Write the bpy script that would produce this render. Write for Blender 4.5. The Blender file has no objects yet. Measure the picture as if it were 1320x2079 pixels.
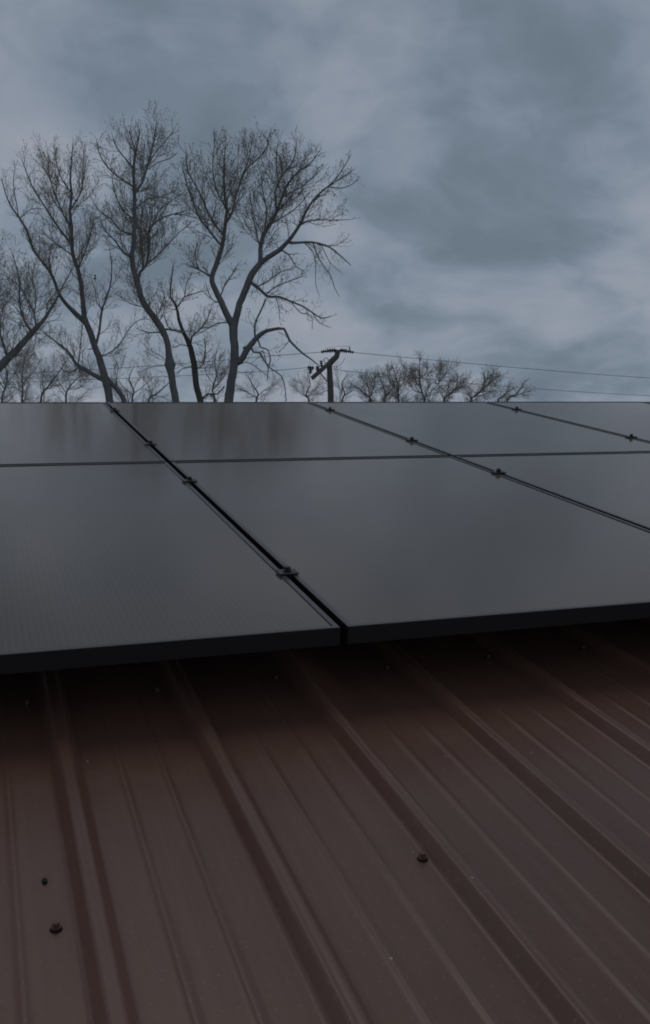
import bpy, math, random
from mathutils import Vector, Matrix
R = math.radians
random.seed(7)
S = bpy.context.scene
COL = S.collection

# ------------------------------------------------------------------ camera solve (photo is 1320 x 2079)
F, CX, CY = 2000.0, 660.0, 1039.5
HC = 3.6                                  # eye height above the ground
def ray_cam(x, y): return Vector((x - CX, -(y - CY), -F))
ax_x = ray_cam(6400, 811).normalized()                      # along the eave
ax_z = ax_x.cross(Vector((1, 0, 0))).normalized()
if ax_z.y < 0: ax_z = -ax_z
ax_y = ax_z.cross(ax_x).normalized()
ROT = Matrix((ax_x, ax_y, ax_z))                             # camera -> world
EYE = Vector((0, 0, HC))
up_s = ROT @ ray_cam(-57, 562).normalized()
up_s.x = 0; up_s.normalize()
TH = math.atan2(up_s.z, up_s.y)                              # roof pitch
A = Vector((0, math.cos(TH), math.sin(TH)))                  # up the slope
N = Vector((0, -math.sin(TH), math.cos(TH)))                 # out of the slope
def pix(x, y, dist):
    """a world point seen at photo position (x, y), dist metres away along the ground"""
    d = ROT @ ray_cam(x, y)
    k = dist / math.hypot(d.x, d.y)
    return EYE + d * k
PPM = lambda dist: F / dist                                  # photo pixels per metre there

cam = bpy.data.cameras.new("camera"); co = bpy.data.objects.new("camera", cam); COL.objects.link(co)
M4 = ROT.to_4x4(); M4.translation = EYE; co.matrix_world = M4
cam.sensor_fit = 'VERTICAL'; cam.sensor_height = 24; cam.lens = F / 2079 * 24
cam.clip_start = .02; cam.clip_end = 6000
S.camera = co

# ------------------------------------------------------------------ node helpers
def newmat(name):
    m = bpy.data.materials.new(name); m.use_nodes = True
    nt = m.node_tree; b = nt.nodes['Principled BSDF']
    return m, nt, b
def nd(nt, typ, **kw):
    n = nt.nodes.new(typ)
    for k, v in kw.items():
        if k.startswith('i_'):
            key = k[2:]
            key = int(key) if key.isdigit() else key.replace('_', ' ')
            n.inputs[key].default_value = v
        else: setattr(n, k, v)
    return n
def ramp(nt, fac, stops):
    r = nt.nodes.new('ShaderNodeValToRGB'); e = r.color_ramp.elements
    e[0].position, e[0].color = stops[0]; e[1].position, e[1].color = stops[-1]
    for p, c in stops[1:-1]:
        q = e.new(p); q.color = c
    nt.links.new(fac, r.inputs[0]); return r.outputs[0]
def g(v): return (v, v, v, 1)
def mth(nt, op, a, b=None, clamp=False):
    n = nt.nodes.new('ShaderNodeMath'); n.operation = op; n.use_clamp = clamp
    for i, v in enumerate((a, b)):
        if v is None: continue
        if hasattr(v, 'links'): nt.links.new(v, n.inputs[i])
        else: n.inputs[i].default_value = v
    return n.outputs[0]
def coords(nt, out='Object', scale=(1, 1, 1)):
    t = nt.nodes.new('ShaderNodeTexCoord'); mp = nt.nodes.new('ShaderNodeMapping')
    mp.inputs['Scale'].default_value = scale
    nt.links.new(t.outputs[out], mp.inputs[0]); return mp.outputs[0]
def noise(nt, vec, scale, detail=4, rough=.5):
    n = nd(nt, 'ShaderNodeTexNoise', i_Scale=scale, i_Detail=detail, i_Roughness=rough)
    nt.links.new(vec, n.inputs['Vector']); return n.outputs['Fac']
def mixc(nt, fac, a, b, mode='MIX'):
    n = nt.nodes.new('ShaderNodeMix'); n.data_type = 'RGBA'; n.blend_type = mode
    for i, v in ((0, fac), (6, a), (7, b)):
        if hasattr(v, 'links'): nt.links.new(v, n.inputs[i])
        else: n.inputs[i].default_value = v
    return n.outputs[2]
def bump(nt, b, h, strength, dist):
    n = nd(nt, 'ShaderNodeBump', i_Strength=strength, i_Distance=dist)
    nt.links.new(h, n.inputs['Height']); nt.links.new(n.outputs[0], b.inputs['Normal'])

# ------------------------------------------------------------------ materials
def mat_roof():
    m, nt, b = newmat('red_brown_roof_paint')
    v = coords(nt)
    n1 = noise(nt, v, 1.6, 5, .6)
    base = ramp(nt, n1, [(.3, (.155, .078, .057, 1)), (.7, (.212, .106, .078, 1))])
    sv = coords(nt, scale=(60, 1.4, 1))                       # rain streaks run down the slope
    st = ramp(nt, noise(nt, sv, 1, 3, .6), [(.48, g(0)), (.8, g(1))])
    base = mixc(nt, mth(nt, 'MULTIPLY', st, .26), base, (.26, .17, .13, 1))
    vo = nd(nt, 'ShaderNodeTexVoronoi', voronoi_dimensions='2D', i_Scale=7.0); nt.links.new(v, vo.inputs['Vector'])
    sep = nt.nodes.new('ShaderNodeSeparateColor'); nt.links.new(vo.outputs['Color'], sep.inputs[0])
    size = mth(nt, 'MULTIPLY', mth(nt, 'SUBTRACT', sep.outputs[0], .35), .022)
    speck = mth(nt, 'LESS_THAN', vo.outputs['Distance'], size)
    base = mixc(nt, mth(nt, 'MULTIPLY', speck, .75), base, (.55, .52, .48, 1))
    vo2 = nd(nt, 'ShaderNodeTexVoronoi', voronoi_dimensions='2D', i_Scale=42.0); nt.links.new(v, vo2.inputs['Vector'])
    sp2 = mth(nt, 'LESS_THAN', vo2.outputs['Distance'], .07)
    base = mixc(nt, mth(nt, 'MULTIPLY', sp2, .22), base, (.34, .27, .24, 1))
    nt.links.new(base, b.inputs['Base Color'])
    b.inputs['Roughness'].default_value = .42
    rg = ramp(nt, noise(nt, v, 7, 6, .65), [(.3, g(.28)), (.7, g(.42))]); nt.links.new(rg, b.inputs['Roughness'])
    b.inputs['Specular IOR Level'].default_value = .5
    bump(nt, b, noise(nt, coords(nt, scale=(3, .8, 1)), 1.3, 2), .35, .01)
    return m
def mat_glass():
    m, nt, b = newmat('solar_glass_over_cells')
    t = nt.nodes.new('ShaderNodeTexCoord'); sp = nt.nodes.new('ShaderNodeSeparateXYZ')
    nt.links.new(t.outputs['Object'], sp.inputs[0])
    def lines(o, pitch, w):
        fr = mth(nt, 'FRACT', mth(nt, 'DIVIDE', o, pitch))
        return mth(nt, 'LESS_THAN', fr, w)
    bus = lines(sp.outputs[0], .0114, .20)
    fing = mth(nt, 'MULTIPLY', lines(sp.outputs[1], .0915, .03), 1)
    cellx = lines(sp.outputs[0], .172, .012)
    c = mixc(nt, mth(nt, 'MULTIPLY', bus, .34), (.016, .017, .020, 1), (.11, .105, .10, 1))
    c = mixc(nt, fing, c, (.008, .008, .009, 1))
    c = mixc(nt, cellx, c, (.008, .008, .009, 1))
    nt.links.new(c, b.inputs['Base Color'])
    v = coords(nt)
    n1 = noise(nt, v, 2.2, 4, .6)
    rg = ramp(nt, n1, [(.3, g(.10)), (.7, g(.13))]); nt.links.new(rg, b.inputs['Roughness'])
    b.inputs['IOR'].default_value = 1.72; b.inputs['Specular Tint'].default_value = (1, .97, .93, 1)
    # a film of dust lies on the glass
    d = nd(nt, 'ShaderNodeBsdfDiffuse'); d.inputs['Color'].default_value = (.42, .30, .20, 1)
    mx = nt.nodes.new('ShaderNodeMixShader')
    df = ramp(nt, noise(nt, v, 1.1, 5, .6), [(.3, g(.18)), (.7, g(.28))])
    nt.links.new(df, mx.inputs[0]); nt.links.new(b.outputs[0], mx.inputs[1]); nt.links.new(d.outputs[0], mx.inputs[2])
    out = [n for n in nt.nodes if n.type == 'OUTPUT_MATERIAL'][0]
    nt.links.new(mx.outputs[0], out.inputs['Surface'])
    return m
def mat_metal(name, col, rough, metallic=0.0, spec=.5):
    m, nt, b = newmat(name)
    v = coords(nt)
    c = mixc(nt, noise(nt, v, 35, 4), tuple(x * .8 for x in col) + (1,), tuple(x * 1.2 for x in col) + (1,))
    nt.links.new(c, b.inputs['Base Color'])
    rg = ramp(nt, noise(nt, v, 60, 3), [(.3, g(rough * .85)), (.7, g(min(1, rough * 1.15)))])
    nt.links.new(rg, b.inputs['Roughness'])
    b.inputs['Metallic'].default_value = metallic; b.inputs['Specular IOR Level'].default_value = spec
    return m
def mat_bark(name, c0, c1):
    m, nt, b = newmat(name)
    v = coords(nt, scale=(9, 9, 1.6))
    n = noise(nt, v, 1.5, 5, .65)
    nt.links.new(ramp(nt, n, [(.3, c0 + (1,)), (.7, c1 + (1,))]), b.inputs['Base Color'])
    b.inputs['Roughness'].default_value = .95; b.inputs['Specular IOR Level'].default_value = .1
    bump(nt, b, n, .8, .03)
    return m
def mat_ground():
    m, nt, b = newmat('winter_grass')
    v = coords(nt)
    c = ramp(nt, noise(nt, v, .35, 8, .65), [(.3, (.035, .045, .022, 1)), (.5, (.07, .07, .04, 1)), (.72, (.11, .095, .06, 1))])
    nt.links.new(c, b.inputs['Base Color']); b.inputs['Roughness'].default_value = 1
    b.inputs['Specular IOR Level'].default_value = 0
    return m
def mat_siding():
    m, nt, b = newmat('cream_lap_siding')
    sp = nt.nodes.new('ShaderNodeSeparateXYZ'); nt.links.new(coords(nt), sp.inputs[0])
    fr = mth(nt, 'FRACT', mth(nt, 'DIVIDE', sp.outputs[2], .15))
    b.inputs['Base Color'].default_value = (.48, .44, .37, 1); b.inputs['Roughness'].default_value = .7
    bump(nt, b, fr, .8, .012)
    return m
def mat_wood(name, c0, c1):
    m, nt, b = newmat(name)
    n = noise(nt, coords(nt, scale=(8, 8, .8)), 3, 5, .6)
    nt.links.new(ramp(nt, n, [(.3, c0 + (1,)), (.7, c1 + (1,))]), b.inputs['Base Color'])
    b.inputs['Roughness'].default_value = .9
    bump(nt, b, n, .5, .01)
    return m
ROOF = mat_roof(); GLASS = mat_glass()
FRAME = mat_metal('black_anodised_frame', (.018, .017, .019), .33, 0, .5)
def lighten_tops(m):                    # sky sheen on the faces that look up, put into the colour
    nt = m.node_tree; b = nt.nodes['Principled BSDF']
    ge = nt.nodes.new('ShaderNodeNewGeometry'); sp = nt.nodes.new('ShaderNodeSeparateXYZ'); nt.links.new(ge.outputs['Normal'], sp.inputs[0])
    f = mth(nt, 'MULTIPLY', ramp(nt, sp.outputs[2], [(.75, g(0)), (.93, g(1))]), .85)
    c = mixc(nt, f, b.inputs['Base Color'].links[0].from_socket, (.085, .080, .078, 1))
    nt.links.new(c, b.inputs['Base Color'])
lighten_tops(FRAME)
CLAMP = mat_metal('black_clamp_metal', (.02, .02, .022), .40, 0, .5)
BOLT = mat_metal('dark_bolt_steel', (.05, .05, .052), .45, .5)
RAIL = mat_metal('dark_rail_aluminium', (.05, .05, .052), .45, .5)
SCREWM = mat_metal('painted_screw', (.15, .07, .055), .5)
RUBBER = mat_metal('rubber_washer', (.012, .011, .011), .8)
BARK = mat_bark('grey_bark', (.19, .185, .187), (.33, .32, .318))  # tree barks, near and far, lightened in place of haze
BARK2 = mat_bark('brown_grey_bark', (.11, .102, .098), (.20, .185, .175))
BARKF = mat_bark('far_bark', (.20, .185, .175), (.30, .28, .26))
TWIG = mat_bark('twig_bark', (.34, .305, .27), (.50, .45, .40))
TWIGF = mat_bark('far_twig_bark', (.36, .325, .295), (.50, .455, .41))
BUD = mat_bark('brown_buds', (.20, .165, .125), (.32, .265, .20))
MOSS = mat_bark('mossy_growth', (.05, .055, .03), (.09, .095, .055))
WOOD = mat_wood('weathered_pole_wood', (.14, .128, .12), (.24, .22, .205))
CERAM = mat_metal('grey_insulator_polymer', (.06, .062, .068), .5)
WIRE = mat_metal('weathered_wire', (.09, .09, .095), .6)
GRASS = mat_ground(); SIDING = mat_siding()
TRIM = mat_metal('brown_trim', (.06, .033, .029), .45)
WGLASS = mat_metal('dark_window_glass', (.02, .022, .025), .08)
WHITE = mat_metal('white_frame_paint', (.7, .7, .68), .5)

# ------------------------------------------------------------------ object helpers
def tag(o, label=None, cat=None, group=None, kind=None):
    if label: o['label'] = label
    if cat: o['category'] = cat
    if group: o['group'] = group
    if kind: o['kind'] = kind
    return o
def link(name, me, parent=None):
    o = bpy.data.objects.new(name, me); COL.objects.link(o)
    if parent: o.parent = parent
    return o
def empty(name, loc=(0, 0, 0), rot=None):
    o = bpy.data.objects.new(name, None); COL.objects.link(o); o.empty_display_size = .2
    o.location = loc
    if rot is not None: o.rotation_euler = rot
    return o
class MB:
    def __init__(s): s.v = []; s.f = []
    def box(s, x0, x1, y0, y1, z0, z1):
        i = len(s.v)
        s.v += [(x, y, z) for z in (z0, z1) for x, y in ((x0, y0), (x1, y0), (x1, y1), (x0, y1))]
        s.f += [(i, i+3, i+2, i+1), (i+4, i+5, i+6, i+7)] + [(i+k, i+(k+1) % 4, i+4+(k+1) % 4, i+4+k) for k in range(4)]
    def tube(s, pts, rads, n=8, cap=True, up=None):
        pts = [Vector(p) for p in pts]; L = len(pts)
        d0 = (pts[1] - pts[0]).normalized()
        ref = Vector((0, 0, 1)) if abs(d0.z) < .9 else Vector((1, 0, 0))
        u = d0.cross(ref).normalized(); base = len(s.v)
        cs = [(math.cos(2*math.pi*k/n), math.sin(2*math.pi*k/n)) for k in range(n)]
        for i, p in enumerate(pts):
            d = (pts[min(i+1, L-1)] - pts[max(i-1, 0)])
            if d.length < 1e-9: d = d0.copy()
            d.normalize()
            u = (u - d * u.dot(d)); u.normalize(); w = d.cross(u); r = rads[i]
            for c, sn in cs: s.v.append(p + (u*c + w*sn) * r)
            if i:
                a = base + (i-1)*n; b = base + i*n
                for k in range(n): s.f.append((a+k, a+(k+1) % n, b+(k+1) % n, b+k))
        if cap:
            s.f.append(tuple(base+k for k in reversed(range(n)))); s.f.append(tuple(base+(L-1)*n+k for k in range(n)))
    def blob(s, p, d, ln, r):
        """a small pointed bud: a stretched octahedron"""
        i = len(s.v); d = d.normalized()
        ref = Vector((.3, .2, 1)) if abs(d.z) < .9 else Vector((1, .1, 0))
        u = d.cross(ref).normalized(); w = d.cross(u)
        m = p + d * ln * .4
        s.v += [p, m+u*r, m+w*r, m-u*r, m-w*r, p + d*ln]
        for k in range(4):
            s.f.append((i, i+1+(k+1) % 4, i+1+k)); s.f.append((i+5, i+1+k, i+1+(k+1) % 4))
    def build(s, name, m, parent=None, smooth=False, off=None):
        vs = s.v if off is None else [Vector(v) - off for v in s.v]
        me = bpy.data.meshes.new(name); me.from_pydata([tuple(v) for v in vs], [], s.f); me.materials.append(m)
        me.update()
        if smooth: me.shade_smooth()
        return link(name, me, parent)
def bevel(o, w, seg=2):
    b = o.modifiers.new('bevel', 'BEVEL'); b.width = w; b.segments = seg; b.limit_method = 'ANGLE'; b.angle_limit = R(40)

# ------------------------------------------------------------------ the house with its metal roof
HR, HP = .73, .58                    # eye above the roof sheet / above the panel faces, square to the slope
U0, U1, VE, VR = -4.6, 9.1, -.75, 5.12
roof_org = EYE - N * HR
house = empty('house', roof_org)
tag(house, 'house under a low ribbed red brown metal roof that carries the panels', 'house')
slope = Matrix((Vector((1, 0, 0)), A, N)).transposed().to_4x4()
def sloped(o):                       # children lie in roof coordinates: x along eave, y up slope, z out
    o.matrix_local = slope; return o
PITCH = .2286; RIB0 = .085
def profile(u0, u1):
    pts = [(u0, 0.)]
    k = math.ceil((u0 - RIB0) / PITCH)
    while RIB0 + k*PITCH + .06 < u1:
        a = RIB0 + k*PITCH
        pts += [(a-.006, 0), (a+.0008, 0), (a+.0032, .0030), (a+.0125, .0158), (a+.0140, .0174), (a+.0160, .0184), (a+.0185, .0188), (a+.0210, .0182), (a+.0235, .0182), (a+.0260, .0188), (a+.0290, .0188), (a+.0312, .0184), (a+.0330, .0174), (a+.0345, .0158), (a+.0435, .0030), (a+.0452, .0012), (a+.047, .0003), (a+.049, 0), (a+.056, 0)]
        for mnr in (.095, .158):
            c = a + mnr
            pts += [(c-.004, 0), (c+.002, 0), (c+.0035, .0009), (c+.0060, .0013), (c+.0085, .0013), (c+.0110, .0009), (c+.0125, 0), (c+.0185, 0)]
        k += 1
    pts.append((u1, 0)); return pts
prof = profile(U0, U1)
mb = MB(); nv = 14
for j in range(nv+1):
    v = VE + (VR-VE)*j/nv
    for (u, z) in prof: mb.v.append((u, v, z))
n = len(prof)
for j in range(nv):
    for i in range(n-1): mb.f.append((j*n+i, j*n+i+1, (j+1)*n+i+1, (j+1)*n+i))
rp = mb.build('roof', ROOF, house, True); sloped(rp)
pass
rp['label'] = 'red brown ribbed metal roof slope facing the viewer'
# far slope, falls away behind the ridge
ridge = A * VR
back = MB(); Lb = 6.6
for (u, z) in prof:
    back.v.append(ridge + Vector((u, 0, z))); back.v.append(ridge + Vector((u, math.cos(TH)*Lb, -math.sin(TH)*Lb + z)))
for i in range(n-1): back.f.append((2*i, 2*i+2, 2*i+3, 2*i+1))
back.build('roof', ROOF, house)
rc = MB()
for sgn in (-1, 1):
    y, z = sgn*.11*math.cos(TH), -.11*math.sin(TH)
    i = len(rc.v)
    rc.v += [ridge+Vector((U0, 0, .024)), ridge+Vector((U1, 0, .024)), ridge+Vector((U1, y, z+.024)), ridge+Vector((U0, y, z+.024))]
    rc.f.append((i, i+1, i+2, i+3))
rc.build('ridge_cap', TRIM, house)
# walls, fascia and openings below
yb = (ridge.y + math.cos(TH)*Lb); ye = (A*VE).y; ze = (A*VE).z; zr = ridge.z; zg = -roof_org.z
wl = MB(); x0, x1, ya, yc = U0+.35, U1-.35, ye+.4, yb-.4
za = ze + .4*math.tan(TH) - .03; zc = zr - (Lb*math.cos(TH) - .4)*math.tan(TH) - .03; zm = zr - .03; ym = ridge.y
wl.v = [(x0, ya, zg), (x1, ya, zg), (x1, yc, zg), (x0, yc, zg), (x0, ya, za), (x1, ya, za), (x1, yc, zc), (x0, yc, zc), (x0, ym, zm), (x1, ym, zm)]
wl.f = [(0, 1, 5, 4), (2, 3, 7, 6), (1, 2, 6, 9, 5), (3, 0, 4, 8, 7)]
wl.build('wall', SIDING, house)
fa = MB(); fa.box(U0, U1, ye-.02, ye, ze-.17, ze-.004); fa.build('fascia', TRIM, house)
for wx in (-2.6, .6, 3.9, 7.0):
    w = MB(); w.box(wx-.55, wx+.55, ya-.03, ya-.003, zg+.95, zg+2.1); wo = w.build('window', WHITE, house)
    p = MB(); p.box(wx-.48, wx+.48, ya-.036, ya-.0305, zg+1.02, zg+2.03); p.build('pane', WGLASS, wo)
# screws in the flat of the sheet
def screw(u, v, lift=0):
    q = MB()
    q.tube([(0, 0, 0), (0, 0, .0022)], [.0075, .0068], 14)
    o = q.build('screw', RUBBER, house); o.matrix_local = slope @ Matrix.Translation((u, v, lift + .0003))
    h = MB(); h.tube([(0, 0, .0023), (0, 0, .0034), (0, 0, .0036), (0, 0, .0085), (0, 0, .0092)], [.0062, .0060, .0042, .0042, .0034], 6)
    hh = h.build('hex_head', SCREWM, o); hh.rotation_euler.z = random.uniform(0, 1)
screw(.086*HR, 1.424*HR); screw(.731*HR, 1.446*HR)
hole = MB(); hole.tube([(0, 0, 0), (0, 0, .0016), (.0005, .001, .0021)], [.0052, .0045, .001], 7)
ho = hole.build('screw_hole', RUBBER, house); ho.matrix_local = slope @ Matrix.Translation((.0775*HR, 1.561*HR, .0003)) @ Matrix.Diagonal((.75, 1.7, 1, 1))
for k in range(-3, 9): screw(RIB0 - .022 + k*PITCH, 2.32*HR + random.uniform(-.006, .006))

# ------------------------------------------------------------------ solar panels
PU0 = 1.032 * HP                      # first column gap (u, centre)
CW = 1.823 * HP                       # column pitch
V1, V2, V3 = 2.668*HP, 5.64*HP, 8.55*HP
GAP = .015
pan_rot = Matrix.Identity(4)
def place(o, u, v, h):                # h = height of the point above the roof sheet
    m = slope.copy(); m.translation = roof_org + Vector((u, 0, 0)) + A*v + N*h
    o.matrix_world = m
PW, PL, FT = CW-GAP, (V3-V1)/2 - .008, .033
def make_panel():
    t = empty('solar_panel')
    f = MB(); lip, w = .0022, .011
    # the frame: four mitred bars, lip standing above the glass
    def ring(x, y, z): return [(x, y, z), (PW-x, y, z), (PW-x, PL-y, z), (x, PL-y, z)]
    rings = [ring(.02, .02, -FT), ring(0, 0, -FT), ring(0, 0, -.0008), ring(.0008, .0008, 0), ring(w-.0006, w-.0006, 0), ring(w, w, -.0006), ring(w, w, -.006)]
    for r_ in rings: f.v += r_
    for j in range(len(rings)-1):
        for k in range(4):
            a = j*4; b = a+4; f.f.append((a+k, a+(k+1) % 4, b+(k+1) % 4, b+k))
    f.build('frame', FRAME, t)
    q = MB(); q.box(w+.0002, PW-w-.0002, w+.0002, PL-w-.0002, -.006, -lip); q.build('glass', GLASS, t)
    return t
def copy_tree(o):
    c = o.copy(); COL.objects.link(c)
    for ch in o.children:
        d = ch.copy(); COL.objects.link(d); d.parent = c
        for gch in ch.children:
            e = gch.copy(); COL.objects.link(e); e.parent = d
    return c
proto = make_panel(); first = True
names = {-2: 'beyond the left edge', -1: 'left of every clamp line', 0: 'between the left and middle clamp lines', 1: 'between the middle and right clamp lines', 2: 'right of the right clamp line', 3: 'at the far right end'}
for r_ in (0, 1):
    for c in range(-2, 4):
        if c == 3 and r_ == 0: pass
        o = proto if first else copy_tree(proto); first = False
        u = PU0 + c*CW + GAP/2
        v = (V1, V1+PL+.016)[r_] + random.uniform(-.0015, .0015)
        place(o, u, v, HR-HP + random.uniform(-.0006, .0006))
        tag(o, 'black framed solar panel %s, %s row' % (names[c], ('front', 'rear')[r_]), 'solar panel', 'black solar panels in two rows on the roof')
# rails under the panels, with feet on the roof
RV = [3.262*HP, 5.0*HP, 6.235*HP, 7.95*HP]
rnames = ['foremost', 'second from the front', 'third from the front', 'rearmost']
for i, v in enumerate(RV):
    t = empty('mounting_rail')
    m = MB(); m.box(-1.9, 6.9, -.02, .02, -.045, -.002); m.build('rail', RAIL, t)
    for k in range(9):
        q = MB(); x = -1.8 + k*1.07
        q.box(x-.02, x+.02, .022, .028, -.112, -.01); q.box(x-.02, x+.02, .0285, .075, -.112, -.106); q.build('foot', RAIL, t)
    place(t, 0, v, HR-HP-FT)
    tag(t, 'dark aluminium mounting rail under the panels, %s' % rnames[i], 'rail', 'rails carrying the panels')
# mid clamps
def make_clamp():
    t = empty('panel_clamp')
    m = MB(); m.box(-.021, .021, -.017, .017, .0005, .0045); o = m.build('plate', CLAMP, t); bevel(o, .0012)
    s_ = MB(); s_.box(-.0055, .0055, -.016, .016, -.033, .0003); s_.build('shank', CLAMP, t)
    b = MB(); b.tube([(0, 0, .0047), (0, 0, .0062)], [.0092, .0092], 16); b.build('washer', BOLT, t)
    b = MB(); b.tube([(0, 0, .0064), (0, 0, .0135), (0, 0, .0146)], [.0070, .0070, .0058], 6); b.build('bolt', BOLT, t)
    return t
cl = make_clamp(); first = True
cn = ['left clamp line', 'middle clamp line', 'right clamp line', 'far right clamp line', 'line off the left edge']
for ci, c in enumerate((0, 1, 2, 3, -1)):
    for i, v in enumerate(RV):
        o = cl if first else copy_tree(cl); first = False
        place(o, PU0 + c*CW, v, HR-HP)
        tag(o, 'black bolted panel clamp, %s on the %s' % (['nearest', 'just before the row gap', 'just beyond the row gap', 'farthest'][i], cn[ci]),
            'clamp', 'clamps in the gaps between the panels')

# ------------------------------------------------------------------ ground
gm = MB(); NN = 48
gm.v = [(0, 0, 0)] + [(1350*math.cos(2*math.pi*k/NN), 1350*math.sin(2*math.pi*k/NN), 0) for k in range(NN)]
gm.f = [(0, 1+k, 1+(k+1) % NN) for k in range(NN)]
tag(gm.build('ground', GRASS), kind='structure')

# ------------------------------------------------------------------ bare trees
def smooth(pts, rads, step, jit=0):
    """Catmull-Rom through 3D points, resampled at about step metres"""
    P, Q = [], []
    L = len(pts)
    for i in range(L-1):
        p0, p1, p2, p3 = pts[max(i-1, 0)], pts[i], pts[i+1], pts[min(i+2, L-1)]
        nseg = max(1, int((p2-p1).length/step + .5))
        for k in range(nseg):
            t = k/nseg
            a = p1*2 + (p2-p0)*t + (p0*2-p1*5+p2*4-p3)*t*t + (p1*3-p0-p2*3+p3)*t*t*t
            q = a*.5
            if jit and (i or k): q = q + Vector([random.uniform(-1, 1) for _ in range(3)])*jit*rads[i]
            P.append(q); Q.append(rads[i]*(1-t) + rads[i+1]*t)
    P.append(pts[-1]); Q.append(rads[-1])
    return P, Q
def rnd_perp(d, rng):
    while True:
        v = Vector((rng.gauss(0, 1), rng.gauss(0, 1), rng.gauss(0, 1)))
        v = v - d*v.dot(d)
        if v.length > .2: return v.normalized()
class Tree:
    def __init__(s, dist, seed, budp=.5, budr=.016, fine=.0028, tl=(1.25, .60, .26), sp=(.135, .095, .072), tropism=.16, wob=.13):
        s.D = dist; s.rng = random.Random(seed); s.nodes = []; s.limbs = []
        s.tw = MB(); s.bd = MB(); s.budp, s.budr, s.fine, s.tl, s.sp, s.trop, s.wob = budp, budr, fine, tl, sp, tropism, wob
        s.pm = dist / F
    def limb(s, pts, r0, r1, dens=1., name='branch', rel=None, droop=0, bare=.0, radii=None, lscale=1., depth=None):
        """pts: photo positions; r0, r1: half widths in photo pixels"""
        rng = s.rng
        off = 0
        start = None
        if s.nodes:
            b = min(s.nodes, key=lambda n_: (n_[0]-pts[0][0])**2 + (n_[1]-pts[0][1])**2)
            if (b[0]-pts[0][0])**2 + (b[1]-pts[0][1])**2 < 22**2: off = b[2]; start = b
        sl = rng.uniform(.15, .55)*rng.choice((-1, 1)) if rel is None else rel
        if depth is not None: off = depth
        if name == 'trunk': sl = 0 if rel is None else rel
        run = 0; P = []; last = None; info = []
        for i, (x, y) in enumerate(pts):
            if last: run += math.hypot(x-last[0], y-last[1])
            last = (x, y)
            d = off + sl*run*s.pm
            P.append(pix(x, y, s.D + d)); info.append((x, y, d))
        if start is not None and name != 'trunk': P.insert(0, start[3]); info.insert(0, (start[0], start[1], off))
        L = len(P); rads = []
        for i in range(L):
            t = i/(L-1)
            r_ = radii[i - (L-len(radii))] if radii and i >= L-len(radii) else r0*(1-t) + r1*t
            if radii and i < L-len(radii): r_ = radii[0]
            rads.append(max(r_, .35)*s.pm)
        Q, RR = smooth(P, rads, .16, .10)
        # index nodes for attachment in picture positions
        M = len(Q)
        for i, q in enumerate(Q):
            d = ROT.transposed() @ (q-EYE)
            s.nodes.append((CX + F*d.x/(-d.z), CY - F*d.y/(-d.z), math.hypot(q.x, q.y)-s.D, q))
        s.limbs.append((name, Q, RR))
        if dens <= 0: return
        # side shoots
        acc = 0
        tot = sum((Q[i+1]-Q[i]).length for i in range(M-1)); go = 0
        for i in range(M-1):
            seg = Q[i+1]-Q[i]; ln = seg.length; go += ln; f = go/tot
            if f < bare: continue
            acc += ln*dens/s.sp[0]
            while acc > 0:
                acc -= rng.uniform(.6, 1.4)
                p = Q[i] + seg*rng.random(); d = seg.normalized()
                ang = R(rng.uniform(25, 60)); w = rnd_perp(d, rng)
                nd_ = d*math.cos(ang) + w*math.sin(ang)
                if droop: nd_.z -= droop*.5
                thick = RR[i]/s.pm
                l = s.tl[0]*rng.uniform(.4, 1.1)*lscale*(1 - .55*f)*(1 if f < .75 else .62)
                s.grow(p, nd_.normalized(), l, min(RR[i]*.45, .62*s.pm + .003), 1, droop)
        s.grow(Q[-1], (Q[-1]-Q[-2]).normalized(), s.tl[0]*.12*lscale, RR[-1]*.9, 1, droop)
    def grow(s, p, d, ln, r, lvl, droop):
        rng = s.rng
        stp = (.12, .085, .06)[lvl-1]; ns = max(2, int(ln/stp)); stp = ln/ns
        P = [p]; RR = [r]; end = s.fine if lvl > 1 else s.fine*1.15
        for k in range(ns):
            d = d + Vector((rng.gauss(0, 1), rng.gauss(0, 1), rng.gauss(0, 1)))*s.wob*.6
            d.z += (s.trop if not droop else -droop*.25)
            d.normalize(); p = p + d*stp
            t = (k+1)/ns
            P.append(p); RR.append(r*(1-t) + end*t)
            if lvl < 3 and k < ns:
                nchild = stp/s.sp[lvl]
                c = int(nchild) + (rng.random() < nchild % 1)
                for _ in range(c):
                    ang = R(rng.uniform(25, 55)); w = rnd_perp(d, rng)
                    q = (d*math.cos(ang) + w*math.sin(ang)).normalized()
                    s.grow(p, q, s.tl[lvl]*rng.uniform(.4, 1.2)*(1-.5*t)*(1.0 if lvl > 1 else min(1, ln/s.tl[0]+.3)), max(RR[-1]*.7, s.fine), lvl+1, droop)
            if s.budp and lvl >= 2 and rng.random() < s.budp*.33:
                w = rnd_perp(d, rng); b = (d + w*.6).normalized()
                s.bd.blob(p, b, s.budr*rng.uniform(1.4, 3.0), s.budr*rng.uniform(.35, .7))
        if s.budp and rng.random() < s.budp:
            s.bd.blob(P[-1], d, s.budr*rng.uniform(1.6, 3.6), s.budr*rng.uniform(.4, .8))
        s.tw.tube(P, RR, 3 if lvl > 1 else 4, cap=False)
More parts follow.
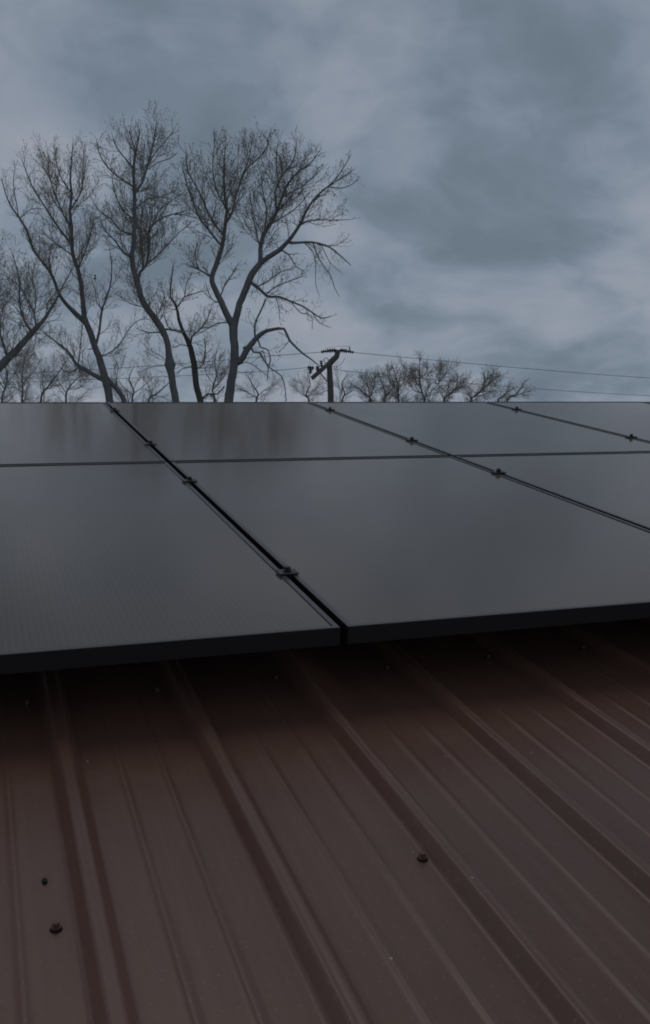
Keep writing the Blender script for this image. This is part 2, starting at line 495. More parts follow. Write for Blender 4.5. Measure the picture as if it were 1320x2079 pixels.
    def finish(s, label, cat='tree', group='bare trees behind the roof', bark=None, twig=None, name='bare_tree', base=None):
        bark = bark or BARK; twig = twig or TWIG
        tr = [l for l in s.limbs if l[0] == 'trunk']
        q0 = tr[0][1][0]
        root = empty(name, (q0.x, q0.y, 0)); off = Vector((q0.x, q0.y, 0))
        tag(root, label, cat, group)
        m = MB()
        for _, Q, RR in tr: m.tube(Q, RR, 14)
        m.build('trunk', bark, root, True, off)
        for _, Q, RR in s.limbs:
            if _ == 'trunk': continue
            b = MB(); b.tube(Q, RR, 9 if RR[0]/s.pm > 2 else 6); b.build('branch', bark, root, True, off)
        nt_ = len(s.tw.f); iv = len(s.tw.v)
        s.tw.v += s.bd.v; s.tw.f += [tuple(i+iv for i in f) for f in s.bd.f]
        cr = s.tw.build('crown', twig, root, False, off)
        cr.data.materials.append(BUD)
        cr.data.polygons.foreach_set('material_index', [0]*nt_ + [1]*(len(s.tw.f)-nt_))
        return root
def ground_leg(x, dist, dx=0):      # photo position where a stem meets the ground
    return (x+dx, 811 + F*HC/dist*1.0)

# --- right, forked tree
D = 28
T = Tree(D, 11, budp=.7, budr=.017, tropism=.14, sp=(.175, .11, .085))
T.limb([ground_leg(452, D), (456, 930), (464, 815), (473, 757), (477, 728), (475, 689), (475, 664), (480, 644), (487, 616), (500, 585), (512, 557), (529, 535)], 0, 0, dens=.03, name='trunk',
       radii=[16, 11, 9.3, 8.2, 8.4, 8, 8.8, 6.8, 6.5, 6.6, 6.6, 5.6], bare=.75)
T.limb([(475, 664), (462, 642), (448, 610), (434.5, 582), (430, 562), (438, 541), (447, 514), (454.5, 483), (457.5, 456), (460.6, 426), (456, 395), (454.5, 356), (456, 322), (457.5, 290)], 0, 0,
       radii=[7.5, 6.6, 6.0, 5.5, 5.0, 4.8, 4.3, 3.8, 3.4, 2.8, 2.2, 1.8, 1.2, .8], bare=.33, dens=1.25, rel=-.12)
T.limb([(447, 496), (420, 462), (405, 443), (392, 410), (380, 378), (372, 345)], 2.6, .9, dens=1.2, bare=.1)
T.limb([(455, 480), (425.8, 438), (410, 401), (396, 375), (381, 345), (378, 312)], 2.4, .8, dens=1.3, bare=.1)
T.limb([(457, 456), (471, 432), (480, 395), (498, 347), (520, 325), (540, 303), (548, 270)], 2.6, .8, dens=1., bare=.1)
T.limb([(480, 395), (490, 360), (505, 325), (513, 280)], 1.7, .8, dens=1.3)
T.limb([(460, 426), (440, 385), (432, 340), (436, 290)], 1.8, .8, dens=1.3)
T.limb([(430, 562), (423, 559), (404, 547), (384, 541)], 3.2, .9, dens=1.1, lscale=.75)
T.limb([(404, 547), (396, 520), (402, 490)], 1.6, .7, dens=1.1, lscale=.6)
T.limb([(448, 600), (459.5, 573), (473, 555), (483, 536)], 1.9, .7, dens=1.3, lscale=.45, bare=.2)
T.limb([(457, 614), (436, 612), (424, 596), (418, 575)], 1.6, .7, dens=.9, lscale=.4, bare=.3)
T.limb([(529, 535), (529, 507), (535, 477), (550, 453), (562, 429), (574, 398), (586, 371), (604.5, 350), (629, 332), (648, 308)], 0, 0,
       radii=[5, 4.5, 4.4, 4, 3.1, 2.5, 2.1, 1.6, 1.2, .8], dens=1.5, bare=.1, rel=.15)
T.limb([(562, 429), (559, 390), (574, 356), (596, 326), (601, 295)], 2.4, .8, dens=1.5)
T.limb([(535, 477), (542, 432), (534, 390), (530, 352)], 2.2, .8, dens=1.4)
T.limb([(529, 507), (520, 470), (512, 430), (508, 395)], 2.0, .8, dens=1.2, bare=.1)
T.limb([(566, 376), (562, 345), (562, 310), (564, 292)], 1.6, .8, dens=1.4)
T.limb([(574, 398), (596, 388), (622, 372), (650, 345)], 1.7, .8, dens=1.3)
T.limb([(550, 453), (580, 437), (606, 418), (625, 395)], 1.7, .8, dens=1.1)
T.limb([(529, 535), (544, 523), (568, 507), (583, 492), (607.6, 459), (623, 426), (644, 398), (668, 377), (692, 362), (716, 346)], 0, 0,
       radii=[5.4, 5.0, 4.6, 4, 3, 2.3, 1.9, 1.5, 1.1, .8], dens=1., bare=.28, lscale=.72, rel=-.2)
T.limb([(668, 377), (690, 352), (705, 328), (712, 315)], 1.2, .7, dens=1.1, lscale=.35)
T.limb([(668, 379), (692, 382), (712, 376), (726, 365)], 1.2, .7, dens=1.1, lscale=.35)
T.limb([(607, 459), (632, 447), (677, 447), (708, 446)], 2.0, .7, dens=1., lscale=.6)
T.limb([(583, 492), (598, 493), (635, 492), (668, 501), (689, 517), (710, 536)], 3.4, .8, dens=.8, droop=.35, lscale=.5, bare=.25, rel=-.1)
T.limb([(618, 493), (635, 510), (641, 538), (641, 577), (648, 598)], 1.3, .5, dens=.3, droop=.6, lscale=.3)
T.limb([(635, 493), (650, 529), (671, 559), (680, 586), (688, 600)], 1.3, .5, dens=.35, droop=.6, lscale=.3)
T.limb([(652, 497), (671, 534), (692, 552)], 1.1, .5, dens=.4, droop=.5, lscale=.3)
T.limb([(648, 497), (683, 498), (706, 482)], 1.2, .6, dens=.7, lscale=.4)
T.limb([(568, 507), (586, 517), (601, 541), (615, 550)], 1.9, .7, dens=1.2, lscale=.45)
T.limb([(511, 575), (527, 587), (540, 600), (549.5, 603), (568, 603), (590, 612), (613, 621), (634, 634.5), (654, 646), (672, 642)], 0, 0,
       radii=[3.6, 3.2, 2.6, 2.5, 2.3, 2, 1.7, 1.5, 1.2, .8], dens=.9, lscale=.42, bare=.1)
T.limb([(540, 598), (560, 582), (590, 570), (612, 562)], 1.6, .7, dens=1.6, lscale=.5)
T.limb([(520, 583), (545, 570), (570, 552), (595, 545)], 1.6, .7, dens=1.5, lscale=.5)
T.limb([(634, 634), (648, 655), (668, 664)], 1.1, .6, dens=1.1, lscale=.3)
T.limb([(590, 612), (612, 636), (632, 640), (634, 668)], 1.1, .6, dens=.8, lscale=.25)
T.limb([(560, 603), (566, 625), (568, 648)], 1.1, .6, dens=.9, lscale=.3, droop=.3)
T.limb([(478, 738), (488, 732), (506, 705), (520, 687), (534, 675), (554, 669), (577, 668), (588, 691), (613, 716), (630, 728), (646, 741)], 0, 0,
       radii=[6.5, 6.8, 6, 5.2, 4.2, 3.3, 2.6, 2.3, 1.9, 1.5, 1], dens=.22, lscale=.35, bare=.4, rel=-.15)
T.limb([(506, 705), (498, 706), (494, 707)], 3.6, 2.6, dens=0)
T.limb([(518, 684), (518, 657), (529, 632), (540, 608)], 2.2, 1.6, dens=.5, lscale=.4)
T.limb([(524, 687), (529, 705), (543, 709.5), (549.5, 730), (545, 748), (543, 771)], 1.9, .8, dens=.5, lscale=.3, droop=.5)
T.limb([(510, 706), (515, 715), (527, 716), (538, 734.5), (549.5, 748), (570, 762), (578, 782), (581, 814)], 2.2, .8, dens=.5, lscale=.35, droop=.4)
T.limb([(534, 712), (539, 730), (543, 745)], 1.3, .8, dens=.4, lscale=.3, droop=.5)
T.limb([(463, 655), (440, 657), (420, 668), (398, 681)], 1.6, .7, dens=.5, lscale=.5)
T.limb([(588, 691), (576, 706), (566, 714)], .9, .6, dens=1., lscale=.25)
T.limb([(478, 745), (500, 735), (520, 745), (545, 765)], 1.2, .6, dens=.5, lscale=.5)
T.finish('tall bare tree with a Y fork and drooping low limb beside the utility pole')

# --- slim tree between the two tall ones
D = 31
T = Tree(D, 23, budp=.35, tropism=.12, tl=(1.0, .5, .22))
T.limb([ground_leg(424, D), (418, 900), (407, 815), (398, 780), (395, 746), (387, 707), (380, 690), (372, 673), (364, 653), (360, 630), (355, 616), (346, 603), (348, 571), (351, 541)], 0, 0, name='trunk',
       radii=[11, 8, 6.4, 6, 6.2, 5.4, 4.6, 3.6, 3, 2.6, 2.3, 1.8, 1.3, .8], dens=.9, bare=.72)
T.limb([(358, 628), (366, 614), (375, 603), (394, 596), (416, 590)], 1.8, .7, dens=1., lscale=.6)
T.limb([(375, 603), (378, 578), (389, 556)], 1.3, .7, dens=1.2, lscale=.6)
T.limb([(387, 700), (390, 684), (403, 672), (420, 650), (428, 628)], 2.4, .7, dens=1.6, lscale=.7)
T.limb([(398, 748), (412, 741), (417, 712), (415, 690)], 1.8, .7, dens=1.6, lscale=.7)
T.limb([(372, 673), (357, 671), (341, 663), (334, 640)], 2, .8, dens=.9, lscale=.5)
T.limb([(385, 704), (366, 700), (352, 706)], 1.4, .7, dens=1, lscale=.5)
T.limb([(393, 745), (372, 748), (360, 758)], 1.4, .7, dens=1, lscale=.5)
T.limb([(408, 812), (423, 800), (441, 800), (455, 784)], 2.6, 1.2, dens=1.2, lscale=.5)
T.limb([(427, 800), (436, 808), (440, 815)], 2.0, 1.0, dens=.4, lscale=.3)
T.finish('slim bare tree standing between the knobbed trunk and the forked tree', bark=BARK2)

# --- tree with the knob
D = 27
T = Tree(D, 37, budp=.45, tropism=.17)
T.limb([ground_leg(372, D), (366, 900), (357, 815), (350, 775), (346, 752), (345.5, 741), (343.5, 729), (342.5, 712), (337, 684.5), (325, 662), (307, 637), (289, 609.5), (279, 575), (270, 540), (268, 520), (271, 500), (273, 471), (273, 426), (273, 387), (271, 346), (275, 312), (281, 285), (284, 262)], 0, 0, name='trunk',
       radii=[13, 9, 7.4, 6.8, 7.6, 11.5, 7.6, 6, 6, 7, 6.2, 6, 5.8, 5, 4.6, 4.3, 4.0, 3.8, 3.4, 2.8, 2, 1.4, .8], dens=1.1, bare=.53)
T.limb([(273, 395), (289, 370), (298, 342), (307, 310), (314, 282), (316, 262), (318.6, 246)], 3, .8, dens=1.1)
T.limb([(300, 338), (314, 312), (339, 283), (354, 262)], 1.8, .7, dens=.9, lscale=.7)
T.limb([(298, 345), (320, 330), (345, 322), (358, 312)], 1.2, .7, dens=.8, lscale=.4)
T.limb([(273, 380), (260, 372), (241, 360), (221, 342), (205, 319), (197, 292)], 2.1, .8, dens=.9, lscale=.65)
T.limb([(271, 346), (258, 325), (240, 305), (229, 278)], 1.8, .7, dens=1., lscale=.75)
T.limb([(275, 308), (268, 285), (263, 268), (266, 256)], 1.4, .7, dens=1, lscale=.6)
T.limb([(273, 445), (252, 430), (236, 400), (228, 365)], 2, .8, dens=1.1, lscale=.75)
T.limb([(273, 476), (244, 467), (225, 444), (204, 430), (191, 412)], 2.3, .8, dens=1.1, lscale=.7)
T.limb([(268, 522), (250, 512), (235, 490), (215, 470), (205, 450)], 2.6, .8, dens=1.1, lscale=.75)
T.limb([(281, 575), (284, 553), (297, 538), (303, 500), (303, 469), (323, 446), (350, 435), (372, 430)], 3.8, .9, dens=1., bare=.22)
T.limb([(290, 545), (289, 501), (286, 458), (290, 420)], 2.3, .8, dens=1.1)
T.limb([(303, 469), (325, 426), (348, 408), (368, 394)], 1.8, .7, dens=1.1)
T.limb([(297, 538), (318, 520), (339, 499), (362, 474), (383, 456)], 2., .7, dens=1.1, lscale=.8)
T.limb([(273, 426), (298, 405), (325, 399), (348, 390)], 1.7, .7, dens=1., lscale=.7)
T.limb([(350, 435), (378, 437), (402, 445)], 1.2, .7, dens=.8, lscale=.5)
T.limb([(291, 623), (264, 616), (241, 600)], 1.3, .6, dens=.9, lscale=.5)
T.limb([(318, 675), (300, 675), (285, 670)], 1.8, .9, dens=.6, lscale=.5)
T.limb([(338, 668), (357, 671), (372, 674)], 2.2, 1.6, dens=.4, lscale=.4)
T.limb([(342, 735), (322, 720), (300, 708), (285, 690)], 1, .5, dens=.8, lscale=.5)
T.limb([(342, 742), (310, 745), (284, 755)], 1, .5, dens=.5, lscale=.5)
T.limb([(320, 655), (330, 640), (336, 612), (330, 590)], 1.2, .6, dens=1, lscale=.5)
T.finish('tallest bare tree, its curved trunk swollen into a round knob low down')

# --- left tree
D = 29
T = Tree(D, 53, budp=.22, budr=.017, tropism=.17)
T.limb([ground_leg(236, D), (232, 900), (223, 815), (214, 771), (204.5, 734.5), (193, 705), (182, 671), (171.5, 644), (168, 609.5), (164, 575), (158, 546), (148, 518), (145.5, 489), (145.5, 461), (142, 427), (145.5, 398), (143, 364), (145.5, 322), (148, 300)], 0, 0, name='trunk',
       radii=[12, 9, 7.4, 7.6, 6.8, 6, 6, 5.2, 4.6, 4.5, 4, 3.7, 3.5, 3.3, 2.7, 2.4, 1.8, 1.2, .8], dens=1., bare=.56)
T.limb([(173, 655), (156, 639), (136, 619), (120, 596), (109, 566), (93, 540), (68, 507), (54.5, 468), (38.6, 441), (23, 420), (12, 395), (5, 368)], 0, 0,
       radii=[5.2, 5, 3.6, 3.2, 2.9, 2.7, 2.4, 2.1, 1.7, 1.3, 1, .7], dens=.75, bare=.35, lscale=.85)
T.limb([(38, 441), (34, 415), (27, 375), (30, 345)], 1.2, .6, dens=.9, lscale=.5)
T.limb([(42, 442), (62, 425), (84, 424)], 1., .6, dens=.5, lscale=.4)
T.limb([(145.5, 495), (127, 473), (107, 445), (86, 411), (68, 384), (54, 350), (46, 328)], 2.6, .7, dens=1.)
T.limb([(145, 464), (134, 445), (123, 423), (111, 391), (102, 364), (98, 322)], 2.4, .7, dens=1.1)
T.limb([(144, 390), (127, 366), (116, 336), (111, 302)], 1.7, .7, dens=1.)
T.limb([(142, 427), (157, 404.5), (168, 379.5), (168, 345), (170, 312)], 1.9, .7, dens=1.1)
T.limb([(159, 546), (173, 511), (184, 477), (190, 443)], 1.9, .7, dens=1.4)
T.limb([(150, 520), (128, 505), (108, 490), (88, 470)], 1.8, .7, dens=1.4, lscale=.8)
T.limb([(109, 566), (100, 535), (104, 500)], 1.3, .7, dens=1.2, lscale=.7)
T.limb([(195, 700), (202, 671), (207, 632), (216, 605), (225, 575), (227, 541), (224, 515)], 3, .8, dens=.8, lscale=.6, bare=.15)
T.limb([(208, 628), (197, 614), (193, 591), (186, 565)], 1.4, .6, dens=.9, lscale=.5)
T.limb([(214, 773), (193, 762), (166, 746), (154.5, 739), (145, 723), (134, 709.5), (114, 694), (88, 674)], 0, 0, radii=[5.2, 4.6, 4.2, 3.6, 2.8, 2.2, 1.6, .9], dens=.9, bare=.2, lscale=.75)
T.limb([(158, 741), (161, 728), (164, 695), (168, 660)], 2., .7, dens=1., lscale=.6)
T.limb([(160, 746), (141, 757), (125, 748)], 2., .8, dens=.9, lscale=.6)
T.limb([(205, 724), (229.5, 712), (250, 689), (262, 668), (282, 650), (300, 648)], 1.7, .6, dens=.9, lscale=.7)
T.limb([(196, 706), (186, 708), (180, 710)], 1.8, 1, dens=0)
T.limb([(256, 830), (249, 806), (239, 791), (226, 778), (217, 768)], 4.6, 5.2, dens=.25, lscale=.6, rel=0)
T.limb([(240, 790), (236, 770), (240, 745), (228, 720)], 1.3, .6, dens=1.2, lscale=.6)
T.limb([(170, 610), (156, 592), (134, 584), (128, 585)], 1, .6, dens=.4, lscale=.4)
# a clump of old leaves caught on a twig
T.bd.blob(pix(193, 562, D), Vector((0, 0, -1)), .10, .045); T.bd.blob(pix(191, 558, D), Vector((.8, 0, -.6)), .08, .04)
T.finish('bare tree near the left edge with a long limb sweeping up left')

# --- leftmost leaning limb
D = 24
T = Tree(D, 71, budp=.15, tropism=.14)
T.limb([ground_leg(-150, D), (-130, 950), (-95, 835), (-50, 788), (-9, 752), (14, 730), (41, 703), (66, 675), (86, 653), (100, 632), (114, 609.5), (127, 582), (142, 555)], 0, 0, name='trunk',
       radii=[16, 14, 12, 10.5, 8.8, 7.3, 6.2, 5.2, 3.8, 2.9, 2.2, 1.5, .9], dens=1.2, bare=.66, rel=0)
T.limb([(66, 675), (54.5, 659.5), (43, 632), (39, 598), (41, 575), (34, 544), (24, 512)], 2.8, .8, dens=1.3, lscale=.8)
T.limb([(73, 668), (70, 637), (56, 610), (44, 586), (20, 566), (2, 556)], 2.2, .7, dens=1.3, lscale=.8)
T.limb([(70, 640), (73, 598), (66, 565), (70, 535)], 1.7, .7, dens=1.4, lscale=.8)
T.limb([(92, 645), (98, 612), (110, 597)], 1.3, .7, dens=1.1, lscale=.6)
T.limb([(14, 725), (4, 690), (-10, 650), (-14, 600), (-6, 560)], 2.6, .8, dens=1.3)
T.limb([(-30, 768), (-60, 700), (-80, 620), (-90, 540)], 4, 1, dens=.9)
T.limb([(-60, 700), (-30, 640), (-20, 560), (-4, 490)], 2.6, .9, dens=.9)
T.limb([(24, 722), (40, 722), (46, 715)], 1.6, .8, dens=.4, lscale=.4)
T.finish('thick bare limb leaning in from the left edge of the view, rising to the right')

# --- small far trees left, behind
def brush(specs, D, seed, label, group, sc=1., dens=.75, budp=0, bark=BARKF, twig=TWIGF, trop=.05, bare=.35, fine=.0045):
    T = Tree(D, seed, budp=budp, budr=.03, fine=fine, tl=(1.9*sc, .95*sc, .45*sc), sp=(.20, .11, .09), tropism=trop)
    for i, pts in enumerate(specs):
        if i == 0:
            b = pts[0]; T.limb([(b[0], 811 + F*HC/D)] + pts, 2.5, .6, name='trunk', dens=dens, bare=bare)
        else: T.limb(pts, 1.15, .5, dens=dens)
    T.finish(label, group=group, bark=bark, twig=twig)
LG = 'small bare trees low behind the left trunks'
brush([[(4, 820), (10, 790), (15, 765), (10, 735), (18, 700)], [(12, 780), (30, 760), (42, 735)], [(10, 790), (-8, 765), (-12, 735)]], 46, 101, 'small bare tree low at the left edge, below the leaning limb', LG)
brush([[(45, 820), (46, 790), (45, 760), (50, 728), (62, 705)], [(46, 780), (64, 760), (80, 735)], [(45, 775), (30, 755), (24, 735)]], 50, 102, 'small bare tree with an upright twiggy crown, below the bend of the leaning limb', LG)
brush([[(82, 820), (100, 782), (118, 758), (130, 740)], [(90, 800), (86, 772), (92, 745)], [(100, 782), (120, 782), (136, 770)]], 44, 103, 'small bare tree leaning right between the leaning limb and the left tree', LG)
brush([[(134, 820), (136, 795), (150, 775), (168, 760)], [(136, 800), (122, 780), (112, 765)], [(140, 790), (160, 788), (185, 770)]], 48, 104, 'low bare tree forking just above the roof, left of the left tree', LG, dens=.6)
brush([[(268, 820), (272, 795), (262, 770), (270, 748)], [(270, 800), (290, 785), (312, 765)], [(268, 800), (250, 785), (238, 765)]], 50, 105, 'low bare tree filling the space between the left tree and the knobbed trunk', LG, dens=.5)
brush([[(300, 822), (318, 800), (335, 785), (350, 770)], [(310, 808), (304, 790), (296, 775)]], 52, 106, 'low bare sapling leaning right against the knobbed trunk', LG, dens=.5)
brush([[(436, 822), (432, 790), (440, 760), (436, 735), (442, 705)], [(434, 790), (452, 770), (462, 745)], [(434, 780), (420, 760), (416, 740)]], 50, 107, 'low bare tree behind the slim tree, just left of the forked trunk', LG, dens=.6)
brush([[(520, 822), (524, 800), (512, 780), (505, 765)], [(522, 805), (540, 790), (560, 780)], [(520, 808), (500, 795), (488, 790)]], 55, 108, 'faint low bare bush under the broken limb of the forked tree', LG, dens=.5)
brush([[(628, 822), (622, 800), (630, 780), (625, 762)], [(625, 805), (640, 790), (648, 776)], [(625, 808), (606, 795), (596, 785)]], 58, 109, 'faint bare bush showing just left of the utility pole', LG, dens=.7)
brush([[(694, 822), (700, 800), (694, 780), (702, 765)], [(697, 805), (712, 795), (720, 785)]], 60, 110, 'faint bare bush showing just right of the utility pole', LG, dens=.6)
# --- far trees right of the pole
RG = 'row of far bare trees right of the utility pole'
kw = dict(dens=3.0, trop=.04, bare=.1)
brush([[(754, 822), (742, 802), (728, 788), (713, 780)], [(752, 812), (748, 785), (742, 762)], [(752, 806), (760, 784), (762, 760)]], 50, 121, 'far bare tree leaning left, first one right of the utility pole', RG, .68, **kw)
brush([[(780, 822), (784, 800), (776, 780), (770, 762)], [(782, 806), (796, 790), (800, 778)]], 54, 122, 'far twiggy bare tree in the gap before the dense upright one', RG, .68, **kw)
brush([[(809, 822), (809, 800), (808, 782), (803, 762), (796, 744)], [(809, 795), (792, 775), (786, 752)], [(809, 790), (822, 770), (826, 750)]], 50, 123, 'far bare tree with a dense rounded top, left of the tallest far one', RG, .68, **kw)
brush([[(863, 822), (860, 806), (854, 785), (852, 765), (852, 742), (853, 722)], [(862, 808), (874, 796), (890, 779), (896, 755), (897, 740)], [(890, 779), (902, 762), (910, 745)], [(854, 785), (842, 772), (836, 752)], [(852, 770), (866, 755), (868, 738)], [(858, 800), (838, 790), (828, 776)]], 46, 124, 'tallest far bare tree in the right row, with a pointed leader', RG, .68, dens=2.2, trop=.05, bare=.2)
brush([[(900, 822), (912, 802), (928, 786), (946, 768)], [(912, 802), (910, 785), (918, 768)], [(925, 790), (936, 786), (952, 782)]], 50, 125, 'far bare tree right of the tallest one, its limbs fanning right', RG, .68, **kw)
brush([[(956, 822), (966, 804), (978, 790), (984, 772), (983, 758)], [(975, 793), (992, 780), (1010, 764)], [(966, 805), (986, 800), (1000, 790)], [(984, 775), (998, 762), (1004, 752)]], 48, 126, 'far bare tree leaning right with a forked crown under the lower wire', RG, .68, **kw)
brush([[(1010, 824), (1020, 806), (1036, 792), (1046, 786)], [(1030, 798), (1030, 788), (1036, 780)]], 52, 127, 'low far bare sapling beside the right-leaning one', RG, .4, **kw)
brush([[(1028, 822), (1046, 802), (1058, 788), (1067, 774)], [(1046, 802), (1062, 798), (1082, 792)]], 50, 128, 'rightmost far bare tree, low and spreading to the right', RG, .42, **kw)

# ------------------------------------------------------------------ utility pole
D = 50; pm = D/F
base = pix(674, 811 + F*HC/D, D)
pole = empty('utility_pole', (base.x, base.y, 0)); off = Vector((base.x, base.y, 0))
tag(pole, 'weathered wooden utility pole with a skewed crossarm and grey insulators', 'utility pole')
P = lambda x, y, dd=0: pix(x, y, D+dd)
def tube(name, pts, rads, m, parent=pole, n=12, sm=True):
    b = MB(); b.tube(pts, rads, n); return b.build(name, m, parent, sm, off)
tube('shaft', [P(674, 811+F*HC/D), P(671.5, 800), P(670.2, 770), P(669, 745), P(668, 735)], [.19, .158, .148, .14, .125], WOOD)
def bar(name, a, b, w, h, m, parent=pole):
    d = (b-a); L = d.length; mb_ = MB(); mb_.box(-L/2, L/2, -w/2, w/2, -h/2, h/2); o = mb_.build(name, m, parent)
    q = d.to_track_quat('X', 'Z'); o.matrix_local = Matrix.Translation((a+b)/2-off) @ q.to_matrix().to_4x4(); bevel(o, .01); return o
bar('crossarm', P(633.5, 768, -.9), P(671, 735, -.2), .13, .19, WOOD)
tube('pole_top_arm', [P(666, 742), P(676, 731), P(683.5, 724), P(685.5, 716), P(686.3, 710)], [.16, .15, .14, .13, .115], WOOD)
bar('brace', P(650, 757, -.5), P(664, 774, -.16), .05, .05, WOOD)
def insulator(a, b, r=.05, discs=5):
    m = MB(); pts, rr = [], []
    for i in range(discs*4+1):
        t = i/(discs*4); pts.append(a.lerp(b, t)); rr.append(r*(.45 if i % 4 in (0, 1) else 1.))
    m.tube(pts, rr, 10); return m.build('insulator', CERAM, pole, True, off)
insulator(P(682, 711), P(664, 712.5), .12, 4); insulator(P(664, 712.7), P(652, 715), .085, 3)
insulator(P(690, 711), P(705, 713), .12, 4); insulator(P(705, 713.2), P(718, 715.5), .08, 3)
insulator(P(645, 753, -.7), P(645, 743, -.7), .12, 3); insulator(P(653, 745, -.4), P(652, 732, -.4), .09, 3)
insulator(P(638, 747, -.8), P(624.5, 746, -.8), .10, 3); insulator(P(631, 748, -.85), P(630, 758, -.85), .10, 2)
tube('lightning_cap', [P(710, 712), P(710, 703)], [.035, .02], CERAM)
tube('jumper_wire', [P(660, 738), P(657, 730), P(662, 726), P(668, 731)], [.02]*4, WIRE, n=6)
tube('jumper_wire', [P(674, 744), P(686, 745), P(694, 738), P(701, 727)], [.014]*4, WIRE, n=6)
tube('jumper_wire', [P(676, 750), P(688, 750), P(694, 745)], [.012]*3, WIRE, n=6)
tube('jumper_wire', [P(652, 714), P(664, 706), P(686, 702.5), P(706, 703), P(710, 706)], [.008]*5, WIRE, n=6)
# the wires
def wire(pts, label, r=.014):
    Q = [pix(x, y, d) for x, y, d in pts]
    q, rr = smooth(Q, [r]*len(Q), 1.5)
    b = MB(); b.tube(q, rr, 6); c = Q[0]
    o = b.build('power_line', WIRE, None, True, c); o.location = c
    tag(o, label, 'wire', 'overhead wires on the utility pole')
wire([(718, 715.5, 50), (880, 731, 54), (1049, 746.5, 59), (1320, 767.5, 68), (1700, 788, 85), (2300, 800, 125)], 'upper overhead wire running right from the top of the utility pole')
wire([(690, 752, 50), (780, 760.5, 52), (1015, 783.5, 58), (1320, 803.5, 68), (1700, 817, 86)], 'lower overhead wire running right past the far trees', .013)
wire([(652, 715, 50), (577, 720.5, 51), (502, 727, 52), (330, 741, 55), (100, 755, 60), (-300, 770, 75)], 'upper overhead wire running left behind the bare trees', .014)
wire([(624.5, 746, 49.2), (565, 752, 50), (466, 758, 52), (300, 766, 56), (60, 775, 62), (-300, 785, 75)], 'lower overhead wire running left behind the bare trees', .013)

# ------------------------------------------------------------------ sky and light
W = bpy.data.worlds.new("World"); S.world = W; W.use_nodes = True
nt = W.node_tree; bg = nt.nodes['Background']
SUN_EL, SUN_AZ = 66, -8          # azimuth measured from +Y towards -X : ahead and a little left
sky = nd(nt, 'ShaderNodeTexSky', sky_type='NISHITA', sun_disc=False, sun_elevation=R(SUN_EL), sun_rotation=R(-SUN_AZ))
tc = nt.nodes.new('ShaderNodeTexCoord'); dirv = tc.outputs['Generated']
sp = nt.nodes.new('ShaderNodeSeparateXYZ'); nt.links.new(dirv, sp.inputs[0])
zz = mth(nt, 'ADD', mth(nt, 'MAXIMUM', sp.outputs[2], 0.0), .45)
cv = nt.nodes.new('ShaderNodeCombineXYZ')
nt.links.new(mth(nt, 'DIVIDE', sp.outputs[0], zz), cv.inputs[0]); nt.links.new(mth(nt, 'DIVIDE', sp.outputs[1], zz), cv.inputs[1])
cvec = cv.outputs[0]
wn = nd(nt, 'ShaderNodeTexNoise', i_Scale=2.4, i_Detail=3.0); nt.links.new(cvec, wn.inputs['Vector'])
wm = nt.nodes.new('ShaderNodeVectorMath'); wm.operation = 'MULTIPLY_ADD'; wm.inputs[1].default_value = (.28, .28, .28)
nt.links.new(wn.outputs['Color'], wm.inputs[0]); nt.links.new(cvec, wm.inputs[2])
n1 = noise(nt, wm.outputs[0], 3.4, 8, .50)
n3 = noise(nt, wm.outputs[0], 8.0, 5, .5)
off_ = nt.nodes.new('ShaderNodeVectorMath'); off_.operation = 'ADD'; off_.inputs[1].default_value = (7.3, 2.1, 4)
nt.links.new(cvec, off_.inputs[0])
n2 = noise(nt, off_.outputs[0], 1.9, 5, .5)
dens = mth(nt, 'ADD', mth(nt, 'ADD', mth(nt, 'MULTIPLY', n1, 1.10), mth(nt, 'MULTIPLY', n3, .50)), mth(nt, 'MULTIPLY', n2, .5))
dens = mth(nt, 'SUBTRACT', dens, .552)
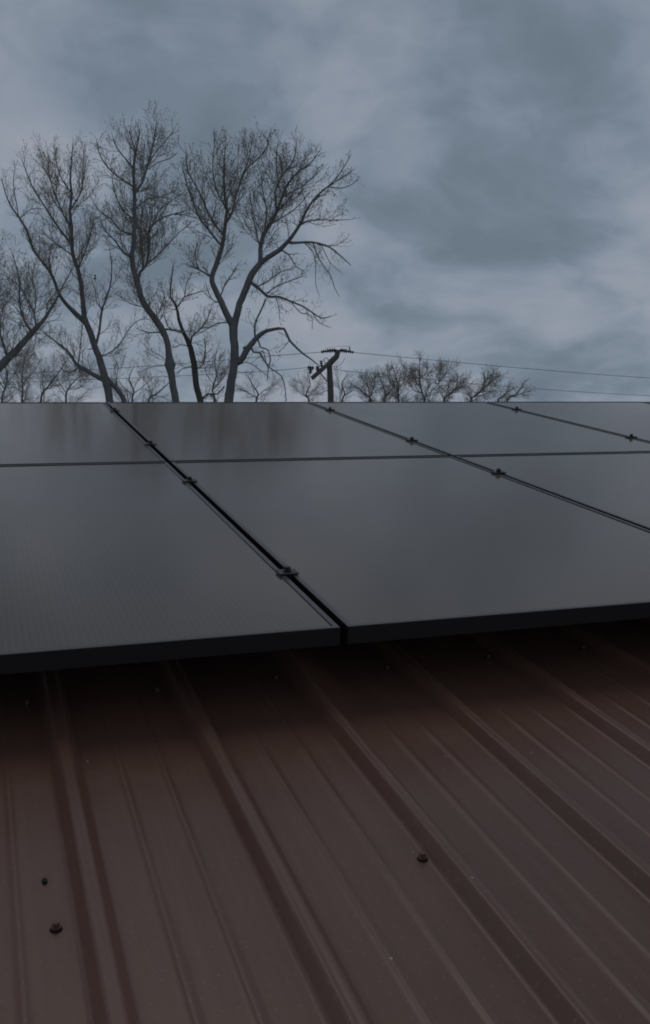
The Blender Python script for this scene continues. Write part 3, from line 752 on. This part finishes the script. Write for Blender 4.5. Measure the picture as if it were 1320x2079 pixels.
# broad lighter and darker masses of the cloud deck, each at its own bearing
def lump(x, y, sx, sy, amp):
    d = (ROT @ ray_cam(x, y)).normalized()
    r_ = Vector((d.y, -d.x, 0)).normalized(); u_ = r_.cross(d)
    sub = nt.nodes.new('ShaderNodeVectorMath'); sub.operation = 'SUBTRACT'; nt.links.new(dirv, sub.inputs[0]); sub.inputs[1].default_value = d
    def comp(ax, s_):
        q = nt.nodes.new('ShaderNodeVectorMath'); q.operation = 'DOT_PRODUCT'; nt.links.new(sub.outputs[0], q.inputs[0]); q.inputs[1].default_value = ax*(F/s_)
        return mth(nt, 'MULTIPLY', q.outputs['Value'], q.outputs['Value'])
    e = mth(nt, 'ADD', comp(r_, sx), comp(u_, sy)); e2 = comp(d, 600)
    return mth(nt, 'MULTIPLY', mth(nt, 'EXPONENT', mth(nt, 'MULTIPLY', mth(nt, 'ADD', e, e2), -1.)), amp)
for a in [(1120, 350, 240, 80, -.10), (1060, 505, 170, 32, -.12), (800, 150, 220, 110, -.07), (520, 240, 90, 50, .05), (1110, 640, 160, 50, .07), (880, 640, 130, 60, .03),
          (1180, 550, 120, 30, .05), (60, 230, 160, 80, .04), (1150, 90, 260, 120, -.05), (1250, 790, 260, 45, -.06), (210, 100, 120, 80, .04), (300, 810, 520, 70, .16), (60, 330, 120, 60, -.02), (720, 300, 120, 50, .035), (950, 440, 120, 45, .035), (420, 90, 200, 60, .02), (1200, 250, 160, 60, -.03)]:
    dens = mth(nt, 'ADD', dens, lump(*a))
cl = ramp(nt, dens, [(.28, (1.50, 1.86, 2.24, 1)), (.41, (1.80, 2.20, 2.66, 1)), (.51, (2.24, 2.65, 3.16, 1)), (.61, (2.68, 3.02, 3.50, 1)), (.78, (3.30, 3.45, 3.86, 1))])
# deck darkened overhead, out of view, to dim the near end of the roof
hz = ramp(nt, sp.outputs[2], [(0., g(1.0)), (.30, g(.98)), (.45, g(.88)), (.62, g(.60)), (.76, g(.38)), (1., g(.34))])
cl = mixc(nt, 1., cl, hz, 'MULTIPLY')
cl = mixc(nt, 1., cl, (1.63, 1.68, 1.76, 1), 'MULTIPLY')
fin = mixc(nt, .985, sky.outputs[0], cl)
nt.links.new(fin, bg.inputs['Color']); bg.inputs['Strength'].default_value = .1
sl = bpy.data.lights.new('sun', 'SUN'); sl.energy = .5; sl.angle = R(35); sl.color = (1, .96, .9)
so = bpy.data.objects.new('sun', sl); COL.objects.link(so)
az = R(SUN_AZ); el = R(SUN_EL)
sd = Vector((-math.sin(az)*math.cos(el), math.cos(az)*math.cos(el), math.sin(el)))
so.rotation_euler = sd.to_track_quat('Z', 'Y').to_euler(); so.location = (0, 0, 30)

S.view_settings.view_transform = 'Standard'; S.view_settings.look = 'None'; S.view_settings.gamma = 1
S.view_settings.exposure = -.75
S.render.engine = 'CYCLES'
S.cycles.filter_width = 1.9
